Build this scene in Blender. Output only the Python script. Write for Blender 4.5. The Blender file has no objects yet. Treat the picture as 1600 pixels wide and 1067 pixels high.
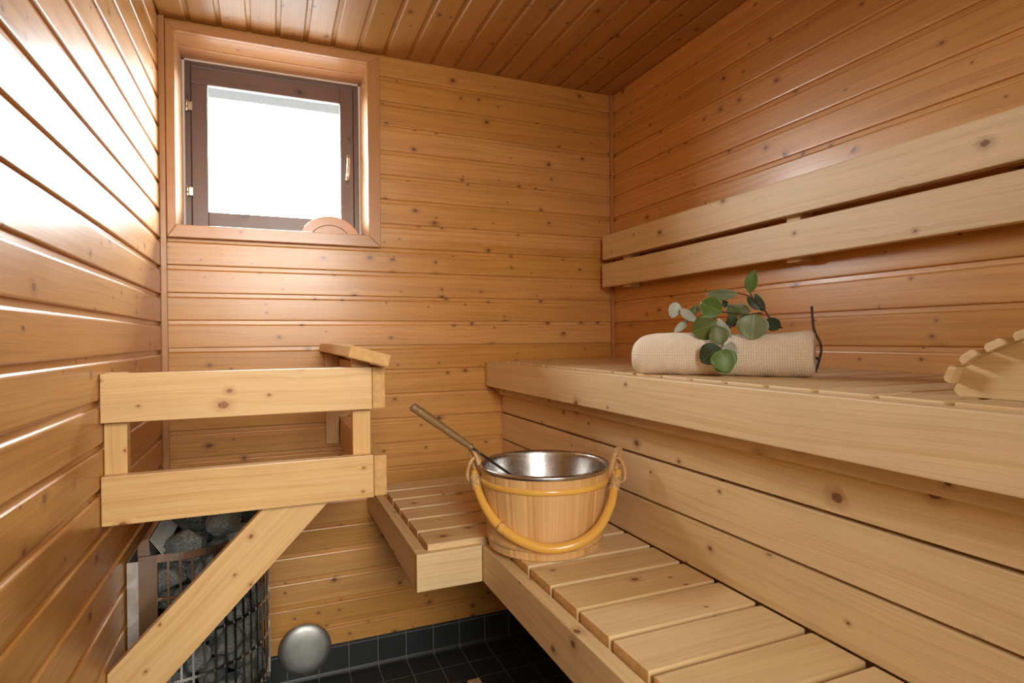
import bpy, bmesh, math, random
from mathutils import Vector, Matrix, noise
PI = math.pi
random.seed(7)
S = bpy.context.scene
C = S.collection

# ------------------------------------------------------------------ camera
def cam_matrix(yaw, pitch, roll, loc):
    f = Vector((math.sin(yaw)*math.cos(pitch), math.cos(yaw)*math.cos(pitch), math.sin(pitch)))
    r = Vector((math.cos(yaw), -math.sin(yaw), 0)); u = r.cross(f)
    r2 = r*math.cos(roll)+u*math.sin(roll); u2 = -r*math.sin(roll)+u*math.cos(roll)
    m = Matrix((r2, u2, -f)).transposed().to_4x4(); m.translation = loc
    return m
cd = bpy.data.cameras.new('camera'); cam = bpy.data.objects.new('camera', cd); C.objects.link(cam)
cd.sensor_width = 36; cd.lens = 913.04/1600*36; cd.clip_start = .02
cam.matrix_world = cam_matrix(0.39306, -0.005613, -0.008803, (0.3087, -2.0954, 1.1556))
S.camera = cam

# ------------------------------------------------------------------ world, lights, exposure
W, H = 1.636, 2.162            # room width, ceiling height; back wall is Y=0, left wall X=0
YF = -2.42                     # wall behind the camera
P = .087                       # panelling board pitch
ZK = 1.2206                    # height of one reference board joint
w = bpy.data.worlds.new('overcast_sky'); S.world = w; w.use_nodes = True
bg = w.node_tree.nodes['Background']
# bright overcast sky above, duller ground below the horizon
wt = w.node_tree; wtc = wt.nodes.new('ShaderNodeTexCoord'); wsx = wt.nodes.new('ShaderNodeSeparateXYZ'); wmr = wt.nodes.new('ShaderNodeMapRange')
wmr.inputs[1].default_value = -.04; wmr.inputs[2].default_value = .06; wmr.inputs[3].default_value = 4.5; wmr.inputs[4].default_value = 43.0
wt.links.new(wtc.outputs['Generated'], wsx.inputs[0]); wt.links.new(wsx.outputs[2], wmr.inputs[0]); wt.links.new(wmr.outputs[0], bg.inputs[1])
bg.inputs[0].default_value = (0.90, 0.96, 1.0, 1)
def area(name, loc, rot, sx, sy, power, col, portal=False):
    l = bpy.data.lights.new(name, 'AREA'); l.shape = 'RECTANGLE'; l.size = sx; l.size_y = sy
    l.energy = power; l.color = col; l.cycles.is_portal = portal
    o = bpy.data.objects.new(name, l); C.objects.link(o); o.location = loc; o.rotation_euler = rot
    return o
area('window_daylight_portal', (.34, .235, 1.81), (-PI/2, 0, 0), .50, .48, 1, (1, 1, 1), True)
area('added_front_fill', (.50, -3.95, 1.95), (math.radians(74), 0, 0), 1.25, 1.0, 66, (1.0, .94, .84))  # area light added behind the camera to fill the front faces
S.view_settings.view_transform = 'Standard'; S.view_settings.look = 'None'
S.view_settings.gamma = 1; S.view_settings.use_curve_mapping = False
S.view_settings.exposure = 0.68
try:
    S.cycles.max_bounces = 14; S.cycles.diffuse_bounces = 8; S.cycles.glossy_bounces = 5
    S.cycles.sample_clamp_indirect = 6; S.cycles.use_denoising = True
except Exception: pass

# ------------------------------------------------------------------ node helpers / materials
class NT:
    def __init__(s, name):
        s.m = bpy.data.materials.new(name); s.m.use_nodes = True; s.t = s.m.node_tree
        s.b = s.t.nodes['Principled BSDF']
    def n(s, typ, **k):
        x = s.t.nodes.new(typ)
        for a, v in k.items(): setattr(x, a, v)
        return x
    def put(s, sock, v):
        if hasattr(v, 'is_output'): s.t.links.new(v, sock)
        elif isinstance(v, (tuple, list)) and len(v) == 3 and sock.type == 'RGBA': sock.default_value = (*v, 1)
        else: sock.default_value = v
    def math(s, op, a, b=0.0, c=0.0, clamp=False):
        x = s.n('ShaderNodeMath', operation=op, use_clamp=clamp)
        s.put(x.inputs[0], a); s.put(x.inputs[1], b); s.put(x.inputs[2], c); return x.outputs[0]
    def vec(s, x, y, z=0.0):
        c = s.n('ShaderNodeCombineXYZ'); s.put(c.inputs[0], x); s.put(c.inputs[1], y); s.put(c.inputs[2], z); return c.outputs[0]
    def sep(s, v):
        c = s.n('ShaderNodeSeparateXYZ'); s.put(c.inputs[0], v); return c.outputs
    def noise(s, v, scale=1, detail=2, rough=.5, dist=0):
        x = s.n('ShaderNodeTexNoise'); s.put(x.inputs['Vector'], v)
        x.inputs['Scale'].default_value = scale; x.inputs['Detail'].default_value = detail
        x.inputs['Roughness'].default_value = rough; x.inputs['Distortion'].default_value = dist
        return x.outputs['Fac']
    def ramp(s, v, lo, hi, a=0.0, b=1.0, smooth=True):
        x = s.n('ShaderNodeMapRange', interpolation_type='SMOOTHSTEP' if smooth else 'LINEAR')
        s.put(x.inputs[0], v); s.put(x.inputs[1], lo); s.put(x.inputs[2], hi); s.put(x.inputs[3], a); s.put(x.inputs[4], b)
        return x.outputs[0]
    def mix(s, f, a, b, mode='MIX'):
        x = s.n('ShaderNodeMix', data_type='RGBA', blend_type=mode)
        s.put(x.inputs[0], f); s.put(x.inputs[6], a); s.put(x.inputs[7], b); return x.outputs[2]
    def bump(s, h, strength, dist):
        x = s.n('ShaderNodeBump'); s.put(x.inputs['Height'], h)
        x.inputs['Strength'].default_value = strength; x.inputs['Distance'].default_value = dist
        s.t.links.new(x.outputs[0], s.b.inputs['Normal']); return x.outputs[0]
    def set(s, **k):
        for a, v in k.items(): s.put(s.b.inputs[a.replace('_', ' ')], v)
        return s.m

def wood(name, light, dark, knot, rough=.4, coat=0.0, density=.45, lines=1.0, tint=.12, bump=.15, spec=.5, coat_rough=.2, kr=1.0):
    t = NT(name)
    at = t.n('ShaderNodeAttribute', attribute_name='grain')
    u, v, sd = t.sep(at.outputs['Vector'])
    # knots
    SU, SV = 13.0, 23.0
    cu = t.math('MULTIPLY_ADD', u, SU, t.math('MULTIPLY', sd, 3.17)); cv = t.math('MULTIPLY_ADD', v, SV, t.math('MULTIPLY', sd, 1.71))
    vo = t.n('ShaderNodeTexVoronoi', voronoi_dimensions='2D', feature='F1')
    t.put(vo.inputs['Vector'], t.vec(cu, cv)); vo.inputs['Scale'].default_value = 1; vo.inputs['Randomness'].default_value = .95
    px, py, _ = t.sep(vo.outputs['Position']); cr, cg, cb = t.sep(vo.outputs['Color'])
    du = t.math('DIVIDE', t.math('SUBTRACT', cu, px), SU); dv = t.math('DIVIDE', t.math('SUBTRACT', cv, py), SV)
    pres = t.math('GREATER_THAN', cr, 1-density)
    rad = t.math('MULTIPLY_ADD', t.math('POWER', cg, 2.2), .0062*kr, .0022*kr)
    wob = t.math('MULTIPLY_ADD', t.noise(t.vec(t.math('MULTIPLY', u, 160), t.math('MULTIPLY', v, 160), sd), 1, 2), .7, .65)
    d = t.math('MULTIPLY', t.math('DIVIDE', t.math('SQRT', t.math('ADD', t.math('POWER', t.math('MULTIPLY', du, .75), 2), t.math('POWER', dv, 2))), rad), wob)
    km = t.math('MULTIPLY', t.ramp(d, 1.15, .75), pres)
    halo = t.math('MULTIPLY', t.ramp(d, 3.4, .8), pres)
    pull = t.math('MULTIPLY', t.math('MULTIPLY', t.math('EXPONENT', t.math('MULTIPLY', t.math('MULTIPLY', d, d), -.07)), pres), dv)
    bend = t.math('MULTIPLY', t.noise(t.vec(t.math('MULTIPLY', u, 1.7), t.math('MULTIPLY', v, 5.0), sd), 1, 2), .05)
    v2 = t.math('ADD', t.math('SUBTRACT', v, t.math('MULTIPLY', pull, .75)), bend)
    fine = t.noise(t.vec(t.math('MULTIPLY', u, 3.2), t.math('MULTIPLY', v2, 330), sd), 1, 2, .6)
    broad = t.noise(t.vec(t.math('MULTIPLY', u, 1.1), t.math('MULTIPLY', v2, 75), t.math('MULTIPLY', sd, 1.3)), 1, 3, .6)
    blot = t.noise(t.vec(t.math('MULTIPLY', u, 5), t.math('MULTIPLY', v, 16), sd), 1, 3, .6)
    f = t.math('ADD', t.math('MULTIPLY', t.ramp(fine, .42, .68), .38*lines), t.math('MULTIPLY', t.ramp(broad, .42, .72), .5*lines))
    col = t.mix(t.math('MINIMUM', f, 1.0), light, dark)
    wn = t.n('ShaderNodeTexWhiteNoise', noise_dimensions='1D'); t.put(wn.inputs['W'], sd)
    val = t.math('ADD', t.math('MULTIPLY_ADD', wn.outputs['Value'], tint*2, 1-tint), t.math('MULTIPLY_ADD', blot, .30, -.15))
    hs = t.n('ShaderNodeHueSaturation'); t.put(hs.inputs['Color'], col); t.put(hs.inputs['Value'], val)
    t.put(hs.inputs['Saturation'], t.math('MULTIPLY_ADD', wn.outputs['Value'], -.12, 1.06))
    col = t.mix(t.math('MULTIPLY', halo, .42), hs.outputs[0], knot)
    dk = tuple(c*.42 for c in knot)
    kc = t.mix(t.ramp(t.math('SINE', t.math('MULTIPLY', d, 16)), -1, 1), dk, knot)
    col = t.mix(t.math('MULTIPLY', km, .9), col, kc)
    t.bump(t.math('ADD', fine, t.math('MULTIPLY', broad, .6)), bump, .0012)
    rg = t.math('MULTIPLY_ADD', blot, .18, rough-.09)
    return t.set(Base_Color=col, Roughness=rg, Coat_Weight=coat, Coat_Roughness=coat_rough, Specular_IOR_Level=spec)

def plain(name, col, rough=.5, metal=0.0, nscale=0, var=.15, bump=0.0, stretch=(1, 1, 1), **k):
    t = NT(name)
    c = col
    if nscale:
        tc = t.n('ShaderNodeTexCoord'); mp = t.n('ShaderNodeMapping'); t.put(mp.inputs[0], tc.outputs['Object']); mp.inputs[3].default_value = stretch
        nz = t.noise(mp.outputs[0], nscale, 4, .6)
        c = t.mix(t.ramp(nz, .3, .7), tuple(a*(1-var) for a in col), tuple(min(1, a*(1+var)) for a in col))
        if bump: t.bump(nz, bump, .002)
        t.put(t.b.inputs['Roughness'], t.math('MULTIPLY_ADD', nz, .15, rough-.07))
    else: t.b.inputs['Roughness'].default_value = rough
    t.put(t.b.inputs['Base Color'], c); t.b.inputs['Metallic'].default_value = metal
    return t.set(**k)

M = {}
M['wall'] = wood('lacquered_pine_panelling', (.65, .335, .094), (.47, .20, .048), (.23, .085, .025), .35, .36, .24, 1.0, .11, .10, coat_rough=.21, kr=.82)
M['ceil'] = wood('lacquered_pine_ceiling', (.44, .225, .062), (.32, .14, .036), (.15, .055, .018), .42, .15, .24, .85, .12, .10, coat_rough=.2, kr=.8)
M['trim'] = wood('stained_pine_trim', (.52, .26, .10), (.45, .21, .075), (.25, .08, .03), .35, .4, .06, .8, .05, .08)
M['bench'] = wood('pale_spruce_bench', (.73, .555, .31), (.61, .42, .195), (.24, .10, .04), .5, .0, .13, 1.15, .06, .12)
M['rail'] = wood('spruce_guard_rail', (.70, .465, .20), (.59, .33, .11), (.36, .12, .03), .42, .15, .22, 1.2, .05, .10, coat_rough=.3)
M['end'] = plain('end_grain', (.60, .36, .135), .7, nscale=70, var=.10, bump=.1)
M['stave'] = wood('bucket_staves', (.70, .44, .185), (.57, .30, .10), (.22, .08, .03), .45, .1, .025, 1.2, .10, .1)
M['sash'] = wood('dark_stained_sash', (.14, .085, .073), (.11, .062, .054), (.05, .03, .02), .4, .2, .1, .8, .05, .12)
M['tile'] = None
M['steel'] = plain('brushed_stainless', (.66, .64, .61), .22, 1.0)
M['steel_in'] = plain('brushed_liner_steel', (.50, .50, .50), .27, 1.0, 26, .12, .03)
M['galv'] = plain('galvanised_sheet', (.72, .74, .72), .42, .9, 18, .2)
M['dull'] = plain('dull_brushed_lid', (.50, .52, .505), .47, .95, 30, .10, .02)
M['black'] = plain('flat_black', (.012, .012, .013), .6)  # even black for filler core, casing, louvre backing and valve seat
M['brass'] = plain('polished_nickel', (.75, .74, .70), .18, 1.0)
M['seal'] = plain('white_sealant', (.80, .79, .75), .6)
M['rod'] = plain('dark_iron_rod', (.06, .055, .055), .35, .8)
M['lhandle'] = wood('weathered_ladle_handle', (.27, .17, .07), (.13, .075, .03), (.05, .03, .01), .5, .1, .1, 1.3, .1, .3)
M['cane'] = plain('golden_cane', (.78, .44, .085), .3, 0, 9, .07, .0, (1, 1, 1), Coat_Weight=.35)
M['rattan'] = plain('peeled_rattan', (.60, .36, .155), .42, 0, 40, .25, .1)
M['twine'] = plain('cane_lashing', (.66, .47, .22), .55, 0, 120, .3, .3)
M['twig'] = plain('dark_twig_bark', (.055, .032, .026), .6, 0, 120, .5, .4)
M['stem'] = plain('eucalyptus_stem', (.085, .06, .035), .55, 0, 90, .4, .2)
M['plaster'] = plain('added_room_grey', (.22, .22, .21), .7, nscale=4, var=.05)  # grey of the added room, dark so it bounces little light
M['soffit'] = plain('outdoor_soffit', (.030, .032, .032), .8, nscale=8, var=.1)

def stone_mat():
    t = NT('peridotite_stone')
    tc = t.n('ShaderNodeTexCoord'); oi = t.n('ShaderNodeObjectInfo')
    ad = t.n('ShaderNodeVectorMath', operation='ADD'); t.put(ad.inputs[0], tc.outputs['Object'])
    t.put(ad.inputs[1], t.vec(t.math('MULTIPLY', oi.outputs['Random'], 9.0), 0, 0))
    a = t.noise(ad.outputs[0], 420, 3, .7); b = t.noise(ad.outputs[0], 30, 4, .6)
    sp = t.ramp(a, .46, .60)
    c = t.mix(sp, (.022, .027, .027), (.30, .335, .315))
    c = t.mix(t.ramp(b, .4, .75), c, (.15, .16, .145)); 
    c = t.mix(t.math('MULTIPLY', oi.outputs['Random'], .45), c, (.07, .08, .08))
    t.bump(t.math('ADD', a, t.math('MULTIPLY', b, 2.2)), .55, .003)
    return t.set(Base_Color=c, Roughness=.75)
M['stone'] = stone_mat()

def leaf_mat(name, top, back, vein):
    t = NT(name)
    at = t.n('ShaderNodeAttribute', attribute_name='grain'); u, v, sd = t.sep(at.outputs['Vector'])
    av = t.math('ABSOLUTE', v)
    side = t.math('SINE', t.math('MULTIPLY', t.math('SUBTRACT', t.math('MULTIPLY', u, 1.0), t.math('MULTIPLY', av, .8)), 42))
    ve = t.math('MAXIMUM', t.ramp(av, .045, .012), t.math('MULTIPLY', t.ramp(side, .8, 1), .55))
    nz = t.noise(t.vec(u, v, sd), 3.0, 3, .6)
    c = t.mix(nz, top, tuple(x*.6 for x in top)); c = t.mix(t.math('MULTIPLY', ve, .6), c, vein)
    e = t.ramp(t.math('ADD', t.math('POWER', t.math('MULTIPLY_ADD', u, 2, -1), 2), t.math('POWER', av, 2)), .90, 1.0)
    c = t.mix(t.math('MULTIPLY', e, .6), c, vein)
    ge = t.n('ShaderNodeNewGeometry'); c = t.mix(ge.outputs['Backfacing'], c, back)
    t.bump(ve, .25, .001)
    return t.set(Base_Color=c, Roughness=.42, Subsurface_Weight=.0)
M['leaf_green'] = leaf_mat('leaf_fresh_green', (.115, .23, .04), (.20, .27, .20), (.28, .38, .16))
M['leaf_olive'] = leaf_mat('leaf_olive', (.14, .20, .055), (.20, .25, .17), (.27, .32, .14))
M['leaf_dark'] = leaf_mat('leaf_dark', (.035, .065, .028), (.12, .16, .12), (.12, .17, .08))
M['leaf_pale'] = leaf_mat('leaf_glaucous', (.54, .62, .55), (.36, .43, .36), (.60, .68, .52))
M['leaf_mid'] = leaf_mat('leaf_grey_green', (.24, .32, .18), (.25, .32, .25), (.4, .48, .32))

def towel_mat():
    t = NT('waffle_cotton')
    at = t.n('ShaderNodeAttribute', attribute_name='grain'); u, v, sd = t.sep(at.outputs['Vector'])
    k = 2*PI/.0048
    a = t.math('SINE', t.math('MULTIPLY', u, k)); b = t.math('SINE', t.math('MULTIPLY', v, k))
    h = t.math('MAXIMUM', a, t.math('MULTIPLY', b, .75))
    nz = t.noise(at.outputs['Vector'], 900, 2)
    t.bump(t.math('ADD', h, t.math('MULTIPLY', nz, .5)), .6, .0011)
    c = t.mix(t.ramp(h, -.6, .9), (.80, .67, .50), (.92, .84, .71))
    return t.set(Base_Color=c, Roughness=.85, Sheen_Weight=.3)
M['towel'] = towel_mat()

def tile_mat():
    t = NT('charcoal_floor_tile')
    at = t.n('ShaderNodeAttribute', attribute_name='grain'); u, v, sd = t.sep(at.outputs['Vector'])
    pt = .1004
    def edge(x):
        fr = t.math('FRACT', t.math('DIVIDE', x, pt)); return t.math('MULTIPLY', t.math('MINIMUM', fr, t.math('SUBTRACT', 1.0, fr)), pt)
    dd = t.math('MINIMUM', edge(u), edge(v))
    g = t.ramp(dd, .0012, .0024)
    idx = t.math('ADD', t.math('FLOOR', t.math('DIVIDE', u, pt)), t.math('MULTIPLY', t.math('FLOOR', t.math('DIVIDE', v, pt)), 17.3))
    wn = t.n('ShaderNodeTexWhiteNoise', noise_dimensions='1D'); t.put(wn.inputs['W'], idx)
    nz = t.noise(at.outputs['Vector'], 60, 4, .65)
    tc = t.mix(t.math('MULTIPLY_ADD', nz, .7, t.math('MULTIPLY', wn.outputs['Value'], .3)), (.010, .013, .015), (.032, .038, .042))
    c = t.mix(g, (.13, .127, .118), tc)
    t.bump(t.math('ADD', g, t.math('MULTIPLY', nz, .25)), .4, .0012)
    return t.set(Base_Color=c, Roughness=t.math('MULTIPLY_ADD', g, -.3, .75))
M['tile'] = tile_mat()

def glass_mat():
    m = bpy.data.materials.new('obscured_glass'); m.use_nodes = True; n = m.node_tree; n.nodes.clear()
    out = n.nodes.new('ShaderNodeOutputMaterial'); tr = n.nodes.new('ShaderNodeBsdfTransparent'); tr.inputs[0].default_value = (.97, .98, .97, 1)
    gl = n.nodes.new('ShaderNodeBsdfTranslucent'); gs = n.nodes.new('ShaderNodeBsdfGlossy'); gs.inputs['Roughness'].default_value = .12
    gl.inputs[0].default_value = (.85, .87, .87, 1)
    mx = n.nodes.new('ShaderNodeMixShader'); mx2 = n.nodes.new('ShaderNodeMixShader')
    tc = n.nodes.new('ShaderNodeTexCoord'); vo = n.nodes.new('ShaderNodeTexVoronoi'); vo.inputs['Scale'].default_value = 260
    bp = n.nodes.new('ShaderNodeBump'); bp.inputs['Strength'].default_value = .9; bp.inputs['Distance'].default_value = .002
    L = n.links.new
    L(tc.outputs['Object'], vo.inputs['Vector']); L(vo.outputs['Distance'], bp.inputs['Height']); L(bp.outputs[0], gs.inputs['Normal']); L(bp.outputs[0], gl.inputs['Normal'])
    rp = n.nodes.new('ShaderNodeMapRange'); rp.inputs[1].default_value = .1; rp.inputs[2].default_value = .7; rp.inputs[3].default_value = .0; rp.inputs[4].default_value = .012
    L(vo.outputs['Distance'], rp.inputs[0]); L(rp.outputs[0], mx.inputs[0])
    L(tr.outputs[0], mx.inputs[1]); L(gl.outputs[0], mx.inputs[2]); mx2.inputs[0].default_value = .05
    L(mx.outputs[0], mx2.inputs[1]); L(gs.outputs[0], mx2.inputs[2]); L(mx2.outputs[0], out.inputs[0])
    return m
M['glass'] = glass_mat()

# ------------------------------------------------------------------ object helpers
_seed = [1.0]
def nseed():
    _seed[0] += 1.37
    return _seed[0]
def tag(o, label=None, cat=None, group=None, kind=None):
    if label: o['label'] = label
    if cat: o['category'] = cat
    if group: o['group'] = group
    if kind: o['kind'] = kind
    return o
def empty(name, loc, label=None, cat=None, group=None, kind=None):
    o = bpy.data.objects.new(name, None); o.empty_display_size = .05; C.objects.link(o); o.location = loc
    return tag(o, label, cat, group, kind)
def link(name, me, parent=None, loc=(0, 0, 0), mats=()):
    for m in mats: me.materials.append(m)
    o = bpy.data.objects.new(name, me); C.objects.link(o)
    if parent is not None:
        o.parent = parent; o.location = Vector(loc)-parent['wl_'] if 'wl_' in parent else Vector(loc)-world_loc(parent)
    else: o.location = loc
    return o
def world_loc(o):
    l = Vector(o.location)
    p = o.parent
    while p is not None: l += Vector(p.location); p = p.parent
    return l
def grain_attr(me, fn):
    a = me.attributes.new('grain', 'FLOAT_VECTOR', 'CORNER')
    for f in me.polygons:
        for li in f.loop_indices:
            a.data[li].vector = fn(me.vertices[me.loops[li].vertex_index].co, f.normal, f)
def smooth(me, ang=None):
    for f in me.polygons: f.use_smooth = True
def box(name, lo, hi, mat, parent=None, axis='x', bev=.002, seed=None, end=None, seg=2):
    """board between two world corners, length along axis"""
    lo, hi = Vector(lo), Vector(hi); c = (lo+hi)/2; d = hi-lo
    bm = bmesh.new(); bmesh.ops.create_cube(bm, size=1)
    bmesh.ops.scale(bm, vec=d, verts=bm.verts)
    if bev: bmesh.ops.bevel(bm, geom=list(bm.edges), offset=bev, segments=seg, profile=.6, affect='EDGES')
    me = bpy.data.meshes.new(name); bm.to_mesh(me); bm.free()
    ax = 'xyz'.index(axis); o1, o2 = [i for i in range(3) if i != ax]; sd = seed if seed is not None else nseed()
    def fn(co, n, f):
        w_ = co+c
        if abs(n[ax]) > .72: return (w_[o1]*.4, w_[o2], sd+.5)
        return (w_[ax], co[o2] if abs(n[o1]) > abs(n[o2]) else co[o1]+.03, sd)
    grain_attr(me, fn)
    o = link(name, me, parent, c, [mat]+([M['end'] if end is None else end] if end is not False else []))
    if end is not False:
        for f in me.polygons:
            if abs(f.normal[ax]) > .9: f.material_index = 1
    return o
def prism(name, pts, ax, a, b, mat, parent=None, bev=.0, grain=None, end=False):
    """polygon pts (two world coords other than ax) extruded from a to b along ax; grain: axis letter or (dx,dy,dz)"""
    o1, o2 = [i for i in range(3) if i != ax]
    def mk(p, t):
        v = [0, 0, 0]; v[o1] = p[0]; v[o2] = p[1]; v[ax] = t; return Vector(v)
    cc = sum((mk(p, (a+b)/2) for p in pts), Vector())/len(pts)
    bm = bmesh.new()
    A = [bm.verts.new(mk(p, a)-cc) for p in pts]; B = [bm.verts.new(mk(p, b)-cc) for p in pts]
    bm.faces.new(A); bm.faces.new(B[::-1])
    for i in range(len(pts)): bm.faces.new((A[i], B[i], B[(i+1) % len(pts)], A[(i+1) % len(pts)]))
    bmesh.ops.recalc_face_normals(bm, faces=bm.faces)
    if bev: bmesh.ops.bevel(bm, geom=list(bm.edges), offset=bev, segments=2, profile=.6, affect='EDGES')
    me = bpy.data.meshes.new(name); bm.to_mesh(me); bm.free(); sd = nseed()
    g = Vector([1 if i == ax else 0 for i in range(3)]) if grain is None else Vector(grain).normalized()
    def fn(co, n, f):
        q = co+cc; s = g.cross(n)
        if s.length < .3: return (q[o1]*.4, q[o2], sd+.5)
        return (q.dot(g), co.dot(s.normalized()), sd)
    grain_attr(me, fn)
    o = link(name, me, parent, cc, [mat]+([M['end']] if end else []))
    if end:
        for f in me.polygons:
            if abs(f.normal.dot(g)) > .9: f.material_index = 1
    return o
def tube(name, pts, rad, mat, parent=None, n=12, closed=False, caps=True, origin=None, sm=True):
    pts = [Vector(p) for p in pts]; N = len(pts)
    rad = rad if isinstance(rad, (list, tuple)) else [rad]*N
    org = Vector(origin) if origin is not None else sum(pts, Vector())/N
    bm = bmesh.new(); rings = []; up = None; dist = 0; us = []
    for i, p in enumerate(pts):
        a = pts[(i-1) % N] if (closed or i > 0) else p; b = pts[(i+1) % N] if (closed or i < N-1) else p
        t = (b-a).normalized()
        if up is None: up = t.orthogonal().normalized()
        up = (up-t*up.dot(t)).normalized(); s = t.cross(up)
        rings.append([bm.verts.new(p-org+(up*math.cos(2*PI*k/n)+s*math.sin(2*PI*k/n))*rad[i]) for k in range(n)])
    R_ = range(N if closed else N-1)
    for i in R_:
        for k in range(n): bm.faces.new((rings[i][k], rings[i][(k+1) % n], rings[(i+1) % N][(k+1) % n], rings[(i+1) % N][k]))
    if caps and not closed: bm.faces.new(rings[0][::-1]); bm.faces.new(rings[-1])
    bmesh.ops.recalc_face_normals(bm, faces=bm.faces)
    me = bpy.data.meshes.new(name); bm.to_mesh(me); bm.free()
    if sm:
        for f in me.polygons: f.use_smooth = len(f.vertices) == 4
    sd = nseed(); ax = (pts[-1]-pts[0]); ax = ax.normalized() if ax.length > 1e-4 else Vector((1, 0, 0)); o_ = ax.orthogonal().normalized(); o2_ = ax.cross(o_)
    grain_attr(me, lambda co, nn, f: (co.dot(ax), math.atan2(co.dot(o_), co.dot(o2_))*.008, sd))
    return link(name, me, parent, org, [mat])
def lathe(name, prof, mat, parent=None, loc=(0, 0, 0), n=64, closed=False, stave=0, rot=None, sm=True):
    """prof: (r,z) list revolved about local z"""
    bm = bmesh.new(); rings = []
    for r, z in prof:
        if r < 1e-5: rings.append([bm.verts.new((0, 0, z))])
        else: rings.append([bm.verts.new((r*math.cos(2*PI*k/n), r*math.sin(2*PI*k/n), z)) for k in range(n)])
    L = len(prof)
    for i in range(L if closed else L-1):
        A, B = rings[i], rings[(i+1) % L]
        for k in range(n):
            a0, a1, b0, b1 = A[k % len(A)], A[(k+1) % len(A)], B[k % len(B)], B[(k+1) % len(B)]
            vs = []
            for q in (a0, a1, b1, b0):
                if q not in vs: vs.append(q)
            if len(vs) > 2: bm.faces.new(vs)
    bmesh.ops.recalc_face_normals(bm, faces=bm.faces)
    me = bpy.data.meshes.new(name); bm.to_mesh(me); bm.free()
    sd = nseed()
    def fn(co, nn, f):
        c = f.center; th = math.atan2(c.y, c.x); st = math.floor((th+PI)/(2*PI)*stave) if stave else 0
        tc = (st+.5)/stave*2*PI-PI if stave else 0
        tt = math.atan2(co.y, co.x)
        if tt-tc > PI: tt -= 2*PI
        if tt-tc < -PI: tt += 2*PI
        return (co.z, (tt-tc)*.145 if stave else tt*.1, sd+st*1.37)
    grain_attr(me, fn)
    if sm: smooth(me)
    o = link(name, me, parent, loc, [mat])
    if rot is not None: o.rotation_euler = rot
    return o

# ------------------------------------------------------------------ the room shell
def profile(z0, z1, zoff=0.0):
    """panelling profile between z0 and z1: list of (z, depth, board index) going up"""
    k0 = math.floor((z0-ZK-zoff)/P)-1; out = []
    for k in range(k0, k0+60):
        b = ZK+zoff+k*P
        if b > z1: break
        for dz, dep in ((0, -.0065), (.0001, -.0022), (.0018, -.0004), (.004, 0), (P-.0175, 0), (P-.0150, -.0008), (P-.0125, -.0034), (P-.0118, -.0060), (P-.0001, -.0065)):
            out.append((b+dz, dep, k))
    res = []
    for i in range(len(out)-1):
        a, b = out[i], out[i+1]
        if b[0] <= z0 or a[0] >= z1: continue
        def it(z): t = (z-a[0])/(b[0]-a[0]); return a[1]+(b[1]-a[1])*t
        za, zb = max(a[0], z0), min(b[0], z1)
        res.append(((za, it(za)), (zb, it(zb)), a[2]))
    return res
def siding(name, regions, tow, mat, zoff=0.0, sbase=0.0, back=.03):
    """regions: (s0,s1,z0,z1) ; tow(s,z,depth)->world ; depth negative = recessed"""
    me = bpy.data.meshes.new(name); V = []; F = []; G = []
    def quad(ps, gs):
        i = len(V); V.extend(ps); F.append((i, i+1, i+2, i+3)); G.extend(gs)
    for ri, (s0, s1, z0, z1) in enumerate(regions):
        for (za, da), (zb, db), k in profile(z0, z1, zoff):
            sd = sbase+k*2.31+ri*.77
            quad([tow(s0, za, da), tow(s1, za, da), tow(s1, zb, db), tow(s0, zb, db)],
                 [(s0, za-k*P, sd), (s1, za-k*P, sd), (s1, zb-k*P, sd), (s0, zb-k*P, sd)])
        for (sa, sb, zz0, zz1) in ((s0, s1, z0, z1),):
            quad([tow(sa, zz0, -back), tow(sb, zz0, -back), tow(sb, zz1, -back), tow(sa, zz1, -back)], [(0, 0, 0)]*4)
            quad([tow(sa, zz0, -.0065), tow(sb, zz0, -.0065), tow(sb, zz0, -back), tow(sa, zz0, -back)], [(0, 0, 0)]*4)
            quad([tow(sa, zz1, -.0065), tow(sb, zz1, -.0065), tow(sb, zz1, -back), tow(sa, zz1, -back)], [(0, 0, 0)]*4)
            quad([tow(sa, zz0, -.0065), tow(sa, zz1, -.0065), tow(sa, zz1, -back), tow(sa, zz0, -back)], [(0, 0, 0)]*4)
            quad([tow(sb, zz0, -.0065), tow(sb, zz1, -.0065), tow(sb, zz1, -back), tow(sb, zz0, -back)], [(0, 0, 0)]*4)
    me.from_pydata([tuple(v) for v in V], [], F); me.update()
    a = me.attributes.new('grain', 'FLOAT_VECTOR', 'CORNER')
    for i, g in enumerate(G): a.data[i].vector = g
    o = link(name, me, None, (0, 0, 0), [mat]); return tag(o, kind='structure')

WX0, WX1, WZ0, WZ1 = .036, .640, 1.512, 2.126     # window hole
siding('wall_back', [(-.03, W+.03, .106, WZ0), (-.03, W+.03, WZ1, H+.02), (-.03, WX0, WZ0, WZ1), (WX1, W+.03, WZ0, WZ1)],
       lambda s, z, d: (s, -d, z), M['wall'], 0, 11)
siding('wall_left', [(YF, .03, .106, H+.02)], lambda s, z, d: (d, s, z), M['wall'], -.006, 57)
siding('wall_right', [(YF, .03, .106, H+.02)], lambda s, z, d: (W-d, s, z), M['wall'], -.004, 93)
DX0, DX1, DZ = .03, .80, 2.06                      # doorway behind the camera
siding('wall_front', [(-.03, DX0, .02, H+.02), (DX1, W+.03, .02, H+.02), (DX0, DX1, DZ, H+.02)],
       lambda s, z, d: (s, YF+d, z), M['wall'], 0, 131)
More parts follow.
